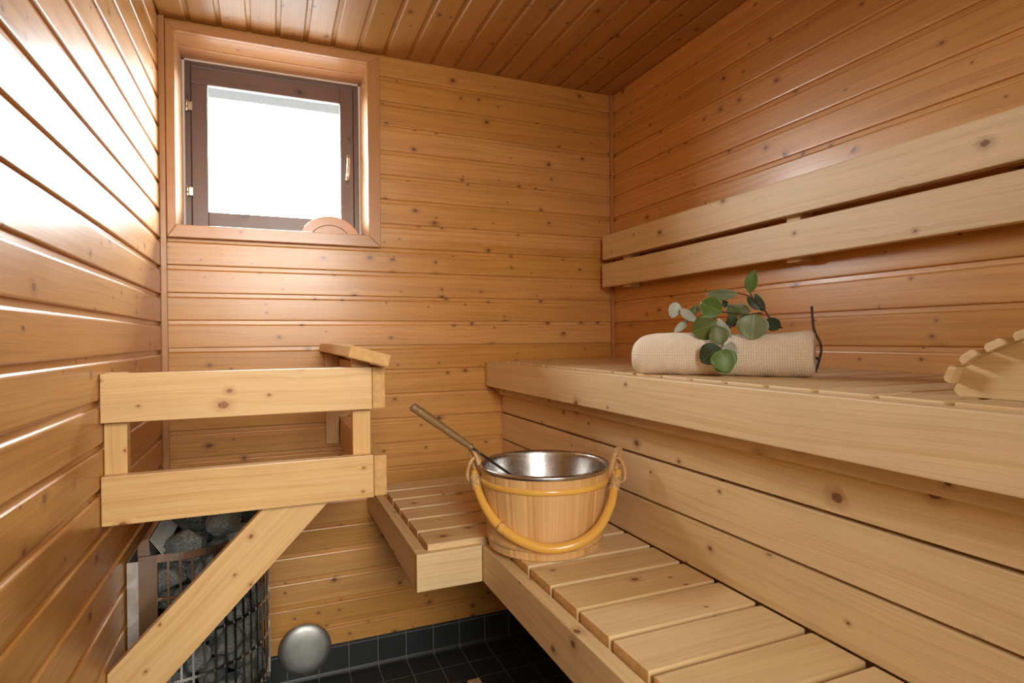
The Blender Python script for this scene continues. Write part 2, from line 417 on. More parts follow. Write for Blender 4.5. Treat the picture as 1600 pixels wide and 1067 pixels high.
# ceiling boards run front to back; reuse the profile along X
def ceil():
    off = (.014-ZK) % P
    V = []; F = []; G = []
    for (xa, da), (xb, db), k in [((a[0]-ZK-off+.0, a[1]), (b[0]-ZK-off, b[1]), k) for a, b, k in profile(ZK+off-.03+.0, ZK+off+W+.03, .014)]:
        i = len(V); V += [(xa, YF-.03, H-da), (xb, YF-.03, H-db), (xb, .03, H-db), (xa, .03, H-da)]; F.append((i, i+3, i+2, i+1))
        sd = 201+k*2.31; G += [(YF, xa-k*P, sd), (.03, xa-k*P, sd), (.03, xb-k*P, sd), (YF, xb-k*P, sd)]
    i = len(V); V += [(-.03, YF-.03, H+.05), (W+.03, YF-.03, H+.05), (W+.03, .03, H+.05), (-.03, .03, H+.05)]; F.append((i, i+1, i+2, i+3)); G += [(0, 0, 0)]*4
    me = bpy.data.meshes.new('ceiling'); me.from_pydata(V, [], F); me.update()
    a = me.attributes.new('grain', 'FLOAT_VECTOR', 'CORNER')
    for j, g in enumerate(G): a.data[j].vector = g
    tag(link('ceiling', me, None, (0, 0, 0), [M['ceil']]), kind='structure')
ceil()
def tiled(name, lo, hi, fn, kind='structure'):
    o = box(name, lo, hi, M['tile'], None, 'x', 0, 0, end=False); me = o.data; c = Vector(o.location)
    a = me.attributes['grain']
    for f in me.polygons:
        for li in f.loop_indices:
            a.data[li].vector = fn(me.vertices[me.loops[li].vertex_index].co+c, f.normal)
    return tag(o, kind=kind)
XT = .0507
tiled('floor', (-.03, YF-1.8, -.04), (W+.03, .03, 0), lambda p, n: (p.x-XT+.1004*40, p.y+.010+.1004*60, 0))
tiled('baseboard_back', (-.03, .001, 0), (W+.03, .03, .106), lambda p, n: (p.x-XT+.1004*40, p.z+.0045, 0))
tiled('baseboard_left', (-.03, YF, 0), (-.001, .03, .106), lambda p, n: (p.y+.010+.1004*60, p.z+.0045, 0))
tiled('baseboard_right', (W+.001, YF, 0), (W+.03, .03, .106), lambda p, n: (p.y+.010+.1004*60, p.z+.0045, 0))
# rounded cove tile between floor and back wall
pts = [(-.012+.0, 0.0), (-.0095, .0012), (-.005, .004), (-.001, .0095), (.001, .013), (.001, 0)]
o = prism('trim_1', [(p[0], p[1]) for p in pts], 0, 0, W, M['tile'], None); tag(o, kind='structure')
for f in o.data.polygons:
    for li in f.loop_indices:
        q = o.data.vertices[o.data.loops[li].vertex_index].co+Vector(o.location); o.data.attributes['grain'].data[li].vector = (q.x-XT+.1004*40, .05, 0)
# corner trims
tag(box('trim_2', (0, -.016, .106), (.017, 0, H), M['trim'], None, 'z', .002), kind='structure')
tag(box('trim_3', (W-.013, -.014, .106), (W, 0, H), M['trim'], None, 'z', .002), kind='structure')

# unseen room shell added to keep the sky light out of the doorway
def shell(name, lo, hi, m=M['plaster']): tag(box(name, lo, hi, m, None, 'x', 0, end=False), kind='structure')
shell('wall_added_room_rear', (-.6, YF-1.84, -.04), (2.2, YF-1.80, 2.5))
shell('wall_added_room_left', (-.64, YF-1.84, -.04), (-.6, YF-.03, 2.5))
shell('wall_added_room_right', (2.2, YF-1.84, -.04), (2.24, YF-.03, 2.5))
shell('wall_added_room_near_left', (-.6, YF-.05, -.04), (-.03, YF-.03, 2.5))
shell('wall_added_room_near_right', (W+.03, YF-.05, -.04), (2.2, YF-.03, 2.5))
shell('wall_added_room_lintel', (-.03, YF-.05, H+.02), (W+.03, YF-.03, 2.5))
shell('ceiling_added_room', (-.64, YF-1.84, 2.4), (2.24, YF-.03, 2.44))
shell('floor_added_room', (-.64, YF-1.84, -.06), (2.24, YF-.0, -.041))
# soffit outside over the window
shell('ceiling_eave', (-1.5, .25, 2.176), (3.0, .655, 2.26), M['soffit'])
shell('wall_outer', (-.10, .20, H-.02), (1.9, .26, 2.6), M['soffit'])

# ------------------------------------------------------------------ window
win = empty('window_1', (.336, 0, 1.50)); tag(win, 'dark brown wooden sauna window with bright obscured glass in an orange pine casing', 'window', kind='structure')
ox0, ox1, oz0, oz1 = .0185, .675, 1.480, 2.150; ix0, ix1, iz0, iz1 = .044, .632, 1.520, 2.121; t_ = .015
def casing(pts, g): return prism('casing', pts, 1, -t_, 0, M['trim'], win, .002, grain=g)
casing([(ox0, oz0), (ix0, iz0), (ix0, iz1), (ox0, oz1)], (0, 0, 1)); casing([(ox1, oz0), (ix1, iz0), (ix1, iz1), (ox1, oz1)], (0, 0, 1))
casing([(ox0, oz1), (ix0, iz1), (ix1, iz1), (ox1, oz1)], (1, 0, 0)); casing([(ox0, oz0), (ix0, iz0), (ix1, iz0), (ox1, oz0)], (1, 0, 0))
YW = .168
box('reveal', (WX0, 0, iz0-.01), (ix0, .25, iz1+.01), M['trim'], win, 'z', .0, end=False)
box('reveal', (ix1, 0, iz0-.01), (ix1+.01, .25, iz1+.01), M['trim'], win, 'z', .0, end=False)
box('reveal', (WX0, 0, iz1), (ix1+.01, .085, iz1+.01), M['trim'], win, 'x', .0, end=False)
box('reveal', (WX0, .086, iz1-.004), (ix1+.01, .25, iz1+.01), M['trim'], win, 'x', .001, end=False)
box('sill', (WX0, 0, iz0-.012), (ix1+.01, .25, iz0), M['trim'], win, 'x', .0, end=False)
fx0, fx1, fz0, fz1 = ix0, ix1, iz0, iz1-.004
box('window_frame', (fx0, YW, fz0), (fx0+.024, YW+.06, fz1), M['sash'], win, 'z', .002, end=False)
box('window_frame', (fx1-.024, YW, fz0), (fx1, YW+.06, fz1), M['sash'], win, 'z', .002, end=False)
box('window_frame', (fx0+.024, YW, fz1-.024), (fx1-.024, YW+.06, fz1), M['sash'], win, 'x', .002, end=False)
box('window_frame', (fx0+.024, YW, fz0), (fx1-.024, YW+.06, fz0+.014), M['sash'], win, 'x', .002, end=False)
for a, b in (((.060, YW+.0135, fz0), (.078, YW+.06, fz1)), ((.598, YW+.0135, fz0), (.616, YW+.06, fz1)), ((.078, YW+.0135, 2.082), (.598, YW+.06, fz1)), ((.078, YW+.0135, fz0), (.598, YW+.06, 1.546))):
    box('frame_rebate', a, b, M['sash'], win, 'z', 0, end=False)
sash = box('sash', (.0705, YW-.008, 1.536), (.120, YW+.013, 2.0335), M['sash'], win, 'z', .002, end=False)
box('sash', (.5585, YW-.008, 1.536), (.6055, YW+.013, 2.090), M['sash'], win, 'z', .002, end=False)
box('sash', (.0705, YW-.008, 2.034), (.5585, YW+.013, 2.090), M['sash'], win, 'x', .002, end=False)
box('sash', (.120, YW-.008, 1.536), (.5585, YW+.013, 1.599), M['sash'], win, 'x', .002, end=False)
box('pane', (.115, YW+.003, 1.594), (.563, YW+.008, 2.039), M['glass'], win, 'x', 0, end=False)
for a, b in (((ix0, YW-.004, iz0), (ix0+.006, YW, iz1-.004)), ((ix1-.006, YW-.004, iz0), (ix1, YW, iz1-.004)), ((ix0, YW-.004, iz1-.0105), (ix1, YW, iz1-.0045))):
    box('sealant', a, b, M['seal'], win, 'x', .0, end=False)
for z in (1.955, 1.665):
    h = lathe('hinge', [(0, -.019), (.004, -.019), (.0055, -.016), (.0055, -.003), (.0046, 0), (.0055, .003), (.0055, .016), (.004, .019), (0, .019)], M['brass'], win, (.0565, YW-.008, z), 16)
    box('leaf_plate', (.0565, YW-.010, z-.014), (.0735, YW-.0078, z+.014), M['brass'], h, 'z', .0005, end=False)
hd = box('handle_plate', (.578, YW-.013, 1.795), (.594, YW-.008, 1.845), M['brass'], win, 'z', .002, end=False)
tube('handle_lever', [(.586, YW-.014, 1.832), (.586, YW-.032, 1.830), (.5855, YW-.040, 1.820), (.584, YW-.043, 1.795), (.582, YW-.042, 1.765), (.579, YW-.040, 1.742)], [.006, .006, .006, .0055, .006, .0065], M['brass'], hd)

# wooden plaque on the sill
th = empty('sill_plaque', (.513, .09, iz0), 'round-topped wooden plaque with a carved arc, standing on the window sill', 'plaque')
cz, rr = 1.486, .111
def seg(rad, zb):
    a = math.asin((zb-cz)/rad); return [(.513+rad*math.cos(a+(PI-2*a)*i/36), cz+rad*math.sin(a+(PI-2*a)*i/36)) for i in range(37)]
prism('plaque_board', seg(rr, iz0+.0005), 1, .080, .100, M['trim'], th, .0015, grain=(1, 0, 0))
pp = seg(.078, iz0+.008)
tube('carved_arc', [(x, .0795, z) for x, z in pp], .0016, M['lhandle'], th, 6)

# ------------------------------------------------------------------ upper bench
ub = empty('upper_bench', (1.35, -1.2, .977), 'long upper sauna bench of pale spruce with a deep front fascia, along the right wall', 'bench')
UX = 1.063; BF = -2.36
box('front_fascia', (UX, BF, .976), (UX+.028, -.028, 1.067), M['bench'], ub, 'y', .0025)
box('end_batten', (UX, -.028, .978), (W, 0, 1.066), M['bench'], ub, 'x', .002)
y = -1.337+.0975*13
pit = .0975
k = 0; yy = -1.337+pit*13
while yy-pit > BF:
    y1 = yy-.006; y0 = yy-pit+.006
    if y1 > -.032: y1 = -.032
    if y1-y0 > .02:
        box('slat', (UX+.030, y0, 1.045), (W-.004, y1, 1.0718), M['bench'], ub, 'x', .0025, end=False)
    yy -= pit
box('runner', (1.112, BF, .9445), (1.1315, -.03, .9755), M['bench'], ub, 'y', .001)
box('runner', (1.585, BF, .978), (1.63, -.03, 1.047), M['bench'], ub, 'y', .001)
prism('bracket', [(1.090, .975), (1.1315, .9335), (1.137, .9335), (1.137, .975)], 1, -.028, -.001, M['bench'], ub, .001, grain=(1, 0, 0))
# boards below the upper bench
lb = empty('bench_backboard', (1.14, -1.2, .668), 'three wide spruce boards with dark gaps, closing the side under the upper bench', 'backboard')
for z0, z1 in ((.6675, .7655), (.7715, .867), (.8735, .9435)):
    box('board', (1.1325, BF, z0), (1.155, -.003, z1), M['bench'], lb, 'y', .002)
for yb in (-.10, -.75, -1.4, -2.05):
    box('upright', (1.156, yb-.02, .60), (1.196, yb+.02, .9435), M['bench'], lb, 'z', .001)

# ------------------------------------------------------------------ backrest on the right wall
br = empty('backrest', (1.6, -1.1, 1.36), 'two long pale boards forming a backrest, fixed to the right wall above the upper bench', 'backrest')
box('board', (1.562, -2.36, 1.4695), (1.588, -.040, 1.566), M['bench'], br, 'y', .003)
box('board', (1.562, -2.36, 1.3585), (1.588, -.036, 1.4525), M['bench'], br, 'y', .003)
for yb in (-.175, -.955, -1.75):
    box('batten', (1.588, yb-.022, 1.35), (1.634, yb+.022, 1.57), M['bench'], br, 'z', .001)

# ------------------------------------------------------------------ lower bench
lo_ = empty('lower_bench', (.9, -.8, .56), 'L-shaped lower sauna bench with cross slats, below the upper bench', 'bench')
ZS, ZF, ZB = .666, .6515, .563
box('side_fascia', (.620, -.7245, ZB), (.648, -.001, ZF), M['bench'], lo_, 'y', .0025)
box('end_fascia', (.620, -.7525, ZB), (.7825, -.7245, ZF), M['bench'], lo_, 'x', .0025)
box('front_fascia', (.783, BF, ZB), (.811, -.7525, ZF), M['bench'], lo_, 'y', .0025)
for i in range(-8, 14):
    y0 = -.843-.1078*i; y1 = y0+.0955
    if y1 > -.004: continue
    if y0 < BF: break
    x0 = .651 if y0 > -.75 else .816
    box('slat', (x0, y0, ZS-.027), (1.1305, y1, ZS), M['bench'], lo_, 'x', .0025)
box('slat', (.651, -.0, ZS-.027), (1.1305, -.085+.0955-.012, ZS), M['bench'], lo_, 'x', .0025) if False else None
box('runner', (1.08, BF, ZB), (1.125, -.002, ZS-.0275), M['bench'], lo_, 'y', .001)
box('runner', (.649, -.72, ZB+.01), (.690, -.002, ZS-.0275), M['bench'], lo_, 'y', .001)
box('runner', (.812, BF, ZB+.01), (.845, -.7525, ZS-.0275), M['bench'], lo_, 'y', .001)

# ------------------------------------------------------------------ guard rail round the heater
gr = empty('guard_rail', (.3, -.70, .79), 'light spruce guard rail with a sloping top cap and diagonal brace, around the heater', 'guard rail')
YR = -.735
box('rail', (.0015, YR, .996), (.5245, YR+.027, 1.0925), M['rail'], gr, 'x', .0015)
box('rail', (.0015, YR, .7935), (.5265, YR+.027, .8905), M['rail'], gr, 'x', .0015)
box('side_rail', (.5255, YR, .9965), (.5545, -.029+.028, 1.0925), M['rail'], gr, 'y', .003)
box('side_rail', (.5275, YR, .7955), (.5565, -.001, .8885), M['rail'], gr, 'y', .003)
prism('post', [(.484, .795), (.524, .795), (.524, 1.1005), (.484, 1.111)], 1, YR+.0275, YR+.0555, M['rail'], gr, .001, grain=(0, 0, 1))
box('post', (.0015, YR+.0275, .795), (.041, YR+.0555, 1.0935), M['rail'], gr, 'z', .001)
prism('post', [(.482, .803), (.5245, .803), (.5245, 1.1005), (.482, 1.1115)], 1, -.028, -.001, M['rail'], gr, .001, grain=(0, 0, 1))
prism('cap', [(.464, 1.1175), (.550, 1.0945), (.557, 1.120), (.4695, 1.1445)], 1, -.80, -.001, M['rail'], gr, .003, end=True)
# diagonal brace, running down to the left wall
prism('brace', [(.300, .7955), (.437, .7955), (.0015, .3435), (.0015, .489)], 1, YR+.0275, YR+.0555, M['rail'], gr, .001, grain=(.698, 0, .716))

# ------------------------------------------------------------------ heater
hx, hy, hr = .093, -.338, .209
ht = empty('sauna_heater', (hx, hy, 0), 'tall stainless steel sauna heater with open cage, in the corner behind the guard rail', 'heater')
a0, da = -1.717, .117
nb = 28
zt = .665
def arc_strip(name, zc0, zc1, r0, r1, A0, A1, mat, parent, n=60):
    V = []; F = []
    for i in range(n+1):
        a = A0+(A1-A0)*i/n; c_, s_ = math.cos(a), math.sin(a)
        V += [(r0*c_, r0*s_, zc0), (r1*c_, r1*s_, zc0), (r1*c_, r1*s_, zc1), (r0*c_, r0*s_, zc1)]
    for i in range(n):
        b = 4*i
        for q in range(4): F.append((b+q, b+(q+1) % 4, b+4+(q+1) % 4, b+4+q))
    F += [(0, 3, 2, 1), (4*n, 4*n+1, 4*n+2, 4*n+3)]
    me = bpy.data.meshes.new(name); me.from_pydata(V, [], F); bm = bmesh.new(); bm.from_mesh(me); bmesh.ops.recalc_face_normals(bm, faces=bm.faces); bm.to_mesh(me); bm.free()
    grain_attr(me, lambda co, nn, f: (co.x, co.z, 1))
    return link(name, me, parent, (hx, hy, 0), [mat])
A1 = a0+da*nb
arc_strip('cage_rim', zt-.018, zt, hr-.0015, hr, a0, A1, M['steel'], ht)
for z in (.5615, .4625, .364, .262):
    arc_strip('cage_ring', z-.0035, z+.0035, hr-.0035, hr-.0018, a0, A1, M['steel'], ht)
for j in range(nb+1):
    a = a0+da*j; c_, s_ = math.cos(a), math.sin(a); wd = .0026; tn = Vector((-s_, c_, 0)); rn = Vector((c_, s_, 0))
    V = []
    for z in (.245, zt-.018):
        for s1, rr_ in ((-wd, hr-.0016), (wd, hr-.0016), (wd, hr), (-wd, hr)): p = rn*rr_+tn*s1; V.append((p.x, p.y, z))
    F = [(0, 3, 2, 1), (4, 5, 6, 7)]+[(q, (q+1) % 4, 4+(q+1) % 4, 4+q) for q in range(4)]
    me = bpy.data.meshes.new('cage_bar'); me.from_pydata(V, [], F); me.update(); grain_attr(me, lambda co, nn, f: (co.x, co.z, 1)); link('cage_bar', me, ht, (hx, hy, 0), [M['steel']])
arc_strip('base_drum', .012, .250, .12, hr-.001, a0, A1, M['steel'], ht)
lathe('filler_core', [(0, .02), (.055, .02), (.055, .58), (.045, .60), (0, .60)], M['black'], ht, (hx+.02, hy, 0), 24)  # black filler added so nothing shows through between the stones
ex, ey = hx+hr*math.cos(a0), hy+hr*math.sin(a0)
box('side_panel', (.0275, ey-.0005, .012), (ex+.001, ey+.0015, zt), M['steel'], ht, 'z', 0, end=False)
box('side_panel', (.0275, hy+(hy-ey), .012), (ex+.001, hy+(hy-ey)+.002, zt), M['steel'], ht, 'z', 0, end=False)
box('rear_casing', (.030, ey+.004, .012), (.042, hy+(hy-ey), zt-.01), M['black'], ht, 'z', 0, end=False)
box('wall_bracket', (.004, ey+.006, .012), (.0265, ey+.008, zt-.012), M['galv'], ht, 'z', 0, end=False)
box('wall_bracket', (.004, ey+.008, .012), (.006, hy-ey+hy, zt-.012), M['galv'], ht, 'z', 0, end=False)
# hood with louvres over the rear casing
hp = [(.0265, zt+.001), (.0265, zt+.018), (.0290, zt+.028), (.0345, zt+.0345), (.0410, zt+.0375), (.0480, zt+.0380), (.0510, zt+.001)]
prism('vent_hood_end', [(a, b) for a, b in hp], 1, ey+.001, ey+.004, M['steel'], ht)
prism('vent_hood', [(a, b) for a, b in hp[:6]]+[(.044, zt+.034), (.0385, zt+.034), (.032, zt+.028), (.028, zt+.015), (.028, zt+.001)], 1, ey+.004, hy-ey+hy-.004, M['steel'], ht)
nl = 38
me_l = None
for i in range(nl):
    yv = ey+.008+i*(2*(hy-ey)-.02)/nl
    if me_l is None:
        lv = prism('louvre', [(.0488, zt+.0355), (.050, zt+.036), (.076, zt-.004), (.0748, zt-.0045)], 1, yv, yv+.0022, M['galv'], ht)
        me_l = lv; base_y = lv.location.y; y00 = yv
    else:
        c_ = me_l.copy(); C.objects.link(c_); c_.location.y = base_y+(yv-y00)
prism('louvre_backing', [(.038, zt+.026), (.042, zt+.026), (.062, zt-.010), (.050, zt-.010)], 1, ey+.005, hy-ey+hy-.006, M['black'], ht)  # black sheet put in behind the louvres so their gaps read dark

# stones
def rock_mesh(seed, sx, sy, sz):
    bm = bmesh.new(); bmesh.ops.create_icosphere(bm, subdivisions=3, radius=1)
    rnd = random.Random(seed); planes = []
    for _ in range(13):
        n = Vector((rnd.gauss(0, 1), rnd.gauss(0, 1), rnd.gauss(0, 1))).normalized(); planes.append((n, rnd.uniform(.58, .84)))
    for v in bm.verts:
        p = v.co.copy()
        for n, dd in planes:
            e = p.dot(n)-dd
            if e > 0: p -= n*e*.97
        p *= 1+.07*noise.noise(p*2.3+Vector((seed*3, 0, 0)))+.025*noise.noise(p*7+Vector((seed, 5, 0)))
        v.co = Vector((p.x*sx, p.y*sy, p.z*sz))
    me = bpy.data.meshes.new('sauna_stone'); bm.to_mesh(me); bm.free(); me.materials.append(M['stone'])
    return me
rocks = [rock_mesh(i, *s) for i, s in enumerate([(.062, .048, .038), (.054, .050, .038), (.066, .044, .040), (.050, .044, .048), (.060, .054, .036), (.058, .042, .040)])]
def put_rock(x, y, z, rz, lab, tilt=.5, sc=1.0, mi=None):
    o = bpy.data.objects.new('sauna_stone', rocks[mi if mi is not None else random.randrange(len(rocks))]); C.objects.link(o)
    o.location = (x, y, z); o.rotation_euler = (random.uniform(-tilt, tilt), random.uniform(-tilt, tilt), rz); o.scale = (sc,)*3
    tag(o, lab, 'stone', 'sauna stones in the heater')
ST = []
row = 0; z = .287
while z < .65:
    for i in range(8):
        a = -1.78+(i+(row % 2)*.5)*.455
        if a < 1.35: ST.append([hx+.163*math.cos(a), hy+.163*math.sin(a), z, .0375*random.uniform(.86, 1.1), 0])
    z += .066; row += 1
for r_, n, zz in ((.150, 8, .676), (.085, 5, .692), (.03, 2, .71), (.11, 6, .630)):
    for i in range(n):
        a = -1.5+i*3.05/max(1, n-1); ST.append([max(.118, hx+r_*math.cos(a)), hy+r_*math.sin(a), zz, .040*random.uniform(.9, 1.12), 1])
for it in range(160):
    for i in range(len(ST)):
        for j in range(i+1, len(ST)):
            A_, B_ = ST[i], ST[j]; dx, dy, dz = B_[0]-A_[0], B_[1]-A_[1], B_[2]-A_[2]; d_ = math.sqrt(dx*dx+dy*dy+dz*dz)+1e-6; m_ = (A_[3]+B_[3])
            if d_ < m_:
                k_ = (m_-d_)/d_*.25
                A_[0] -= dx*k_; A_[1] -= dy*k_; A_[2] -= dz*k_; B_[0] += dx*k_; B_[1] += dy*k_; B_[2] += dz*k_
    for q in ST:
        dx, dy = q[0]-hx, q[1]-hy; r_ = math.hypot(dx, dy)+1e-6; mx = hr-.004-q[3]
        if r_ > mx: q[0] = hx+dx*mx/r_; q[1] = hy+dy*mx/r_; r_ = mx
        dx, dy = q[0]-(hx+.02), q[1]-hy; r2_ = math.hypot(dx, dy)+1e-6; mn = .05+q[3]
        if q[2] < .62 and r2_ < mn: q[0] = hx+.02+dx*mn/r2_; q[1] = hy+dy*mn/r2_
        q[0] = max(q[0], .045+q[3] if q[2] < .64 else .078+q[3]); q[2] = max(q[2], .250+q[3]*.9)
        if q[4] and q[2] > .71: q[2] -= .002
for q in ST:
    up = q[2] > .655
    put_rock(q[0], q[1], q[2], math.atan2(q[1]-hy, q[0]-hx)+PI/2+random.uniform(-.5, .5),
             'rough grey speckled sauna stone heaped on the open top of the heater' if up else 'rough grey speckled sauna stone behind the bars of the heater cage', .6, q[3]/.042)

# ------------------------------------------------------------------ air valve on the back wall
av = empty('air_valve', (.408, 0, .112), 'round domed metal air valve low on the back wall, right of the heater', 'air valve')
lathe('valve_seat', [(.050, 0), (.050, .014), (.044, .016), (.044, 0)], M['black'], av, (.408, -.001, .112), 40, rot=(PI/2, 0, 0))
lathe('valve_disc', [(0, .0315), (.02, .0312), (.045, .0300), (.065, .0275), (.078, .0230), (.0845, .0165), (.0850, .0155), (.083, .0145), (.06, .022), (0, .027)], M['dull'], av, (.408, -.001, .115), 72, rot=(PI/2-.05, 0, -.03))

tag(box('floor_batten', (.898, -.60, .0005), (.940, -.262, .030), M['bench'], None, 'y', .003), 'short light wooden batten lying on the black tiled floor under the bench', 'batten')

# ------------------------------------------------------------------ bucket
bc = Vector((.9155, -.8265, ZS)); bu = Vector((.902, -.431, 0)).normalized(); bd = Vector((.431, .902, 0)).normalized()
bk = empty('sauna_bucket', tuple(bc), 'round wooden sauna bucket with steel liner and looped cane handle, standing on the lower bench', 'bucket')
NS = 22; SEGS = NS*6
def staves():
    me = bpy.data.meshes.new('staves'); V = []; F = []
    prof = [(.1325, .0008), (.1345, .003), (.1440, .10), (.1530, .183), (.1530, .186), (.1465, .186), (.1465, .183), (.129, .02)]
    for r, z in prof:
        for k in range(SEGS):
            ph = k % 6; dr = -.0011 if ph == 0 else 0
            flat = -.0007*abs((ph-3)/3)**1 if ph else 0
            a = 2*PI*k/SEGS; V.append(((r+dr)*math.cos(a), (r+dr)*math.sin(a), z))
    L = len(prof)
    for i in range(L-1):
        for k in range(SEGS): F.append((i*SEGS+k, i*SEGS+(k+1) % SEGS, (i+1)*SEGS+(k+1) % SEGS, (i+1)*SEGS+k))
    F.append(tuple(reversed(range(SEGS))))
    me.from_pydata(V, [], F); me.update()
    def fn(co, nn, f):
        if len(f.vertices) > 4: return (co.x, co.y, 3)
        c = f.center; st = int(((math.atan2(c.y, c.x) % (2*PI))/(2*PI))*NS); tc = (st+.5)/NS*2*PI; tt = math.atan2(co.y, co.x) % (2*PI)
        if tt-tc > PI: tt -= 2*PI
        if tt-tc < -PI: tt += 2*PI
        return (co.z, (tt-tc)*.145, 400+st*1.91)
    grain_attr(me, fn); return link('staves', me, bk, bc, [M['stave']])
staves()
def band(name, z, rb, hgt, thk, mat):
    pr = [(rb-.0005, z-hgt/2), (rb+thk*.6, z-hgt/2+.0006), (rb+thk, z-hgt/4), (rb+thk*1.05, z), (rb+thk, z+hgt/4), (rb+thk*.6, z+hgt/2-.0006), (rb-.0005, z+hgt/2)]
    return lathe(name, pr, mat, bk, bc, 96)
band('cane_hoop', .1555, .1497, .0135, .0042, M['cane'])
band('cane_hoop', .0270, .1366, .0125, .0034, M['rattan'])
for a in (-2.35, -.75):   # little pegs on the lower hoop
    pass
lathe('steel_liner', [(.1545, .1815), (.1562, .1845), (.1562, .1885), (.1535, .1915), (.1495, .1915), (.1460, .188), (.1440, .180), (.1265, .030), (.122, .024), (0, .024), (0, .0225), (.123, .0225), (.1285, .030), (.1455, .180), (.1475, .1835)], M['steel_in'], bk, bc, 96)
def bp(u_, f_, z_): return bc+bu*u_-bd*f_+Vector((0, 0, z_-ZS))
bail_pts = [(-.167, .006, .8345), (-.1565, .040, .803), (-.133, .080, .768), (-.100, .114, .7385), (-.052, .141, .7155), (.009, .154, .7035), (.072, .144, .7125), (.119, .116, .737), (.150, .072, .775), (.162, .038, .804), (.176, .002, .836)]
def spline(P_, n=8):
    out = []; N = len(P_)
    for i in range(N-1):
        p0 = P_[max(0, i-1)]; p1 = P_[i]; p2 = P_[i+1]; p3 = P_[min(N-1, i+2)]
        for j in range(n):
            t = j/n; out.append(.5*((2*p1)+(p2-p0)*t+(2*p0-5*p1+4*p2-p3)*t*t+(3*p1-p0-3*p2+p3)*t**3))
    out.append(P_[-1]); return out
bl_ = spline([bp(*q) for q in bail_pts], 9)
rd = []
for i in range(len(bl_)):
    r = .0088+.0022*math.sin(PI*i/(len(bl_)-1))
    if i in (28,): r *= 1.10
    if i in (27, 29): r *= .97
    rd.append(r)
bail = tube('cane_handle', bl_, rd, M['cane'], bk, 16)
tube('node_ring', bl_[27:30], [.0108, .0113, .0108], M['rattan'], bail, 16)
# lashings and loops
for i0 in (3, len(bl_)-11):
    pts = []; base = bl_[i0:i0+9]
    for q in range(7*16+1):
        t = q/(7*16)*6.0; i = int(t); fr = t-i; p = base[min(i, 7)].lerp(base[min(i+1, 8)], fr)
        ax = (base[-1]-base[0]).normalized(); e1 = ax.orthogonal().normalized(); e2 = ax.cross(e1); a = 2*PI*q/16
        pts.append(p+(e1*math.cos(a)+e2*math.sin(a))*.0107)
    tube('lashing', pts, .0016, M['twine'], bail, 6)
def loop(name, c, e1, e2, ra, rb, rad, mat, parent, egg=.0, n=32):
    pts = [c+e1*ra*math.cos(2*PI*k/n)*(1-egg*math.sin(2*PI*k/n))+e2*rb*math.sin(2*PI*k/n) for k in range(n)]
    return tube(name, pts, rad, mat, parent, 10, closed=True)
Z_ = Vector((0, 0, 1))
# bail loops wrap over the cane ends
for sgn, ue, z0 in ((-1, -.1665, .838), (1, .1755, .838)):
    e = (bu*sgn*.25-Z_*.0+bd*-.35+Z_*1.0).normalized()
    loop('end_loop', bp(ue+sgn*.002, .004, z0+.002), (bu*.9+bd*.4).normalized(), (Z_-bu*sgn*.15).normalized(), .016, .030, .0042, M['rattan'], bail, .15)
for sgn, ue, z0, lean in ((-1, -.165, .853, -.28), (1, .170, .855, .28)):
    loop('ear_loop', bp(ue, -.004, z0), (bu*.55*sgn+bd*.83).normalized(), (Z_+bu*lean).normalized(), .016, .038, .0055, M['rattan'], bk, .1)

# ------------------------------------------------------------------ ladle
A = Vector((.787, -.761, .8695)); dl = Vector((-.0600, -.0005, .0447))
ld = empty('sauna_ladle', tuple(A+dl*-3.0), 'ladle with a worn dark wooden handle leaning in the bucket', 'ladle')
hs_ = [A+dl*t for t in (.50, .56, .60, .64, .72, .95, 1.25, 1.55, 1.62, 1.66, 1.72, 1.80, 2.2, 2.60, 2.66, 2.70, 2.76, 2.84, 2.92, 2.96)]
hr_ = [1.15*q for q in [.0050, .0078, .0080, .0062, .0068, .0074, .0078, .0080, .0079, .0070, .0079, .0082, .0088, .0090, .0089, .0078, .0089, .0090, .0084, .0060]]
tube('ladle_handle', hs_, hr_, M['lhandle'], ld, 16)
tube('ladle_rod', [A+dl*.55, A, A+dl*-1.2, A+dl*-2.5, A+dl*-2.85], .0032, M['rod'], ld, 8)
bc_ = A+dl*-2.95
lathe('ladle_bowl', [(0, -.018), (.014, -.0165), (.026, -.010), (.0335, .002), (.035, .006), (.0325, .003), (.024, -.009), (.012, -.014), (0, -.0155)], M['steel'], ld, tuple(bc_), 40)

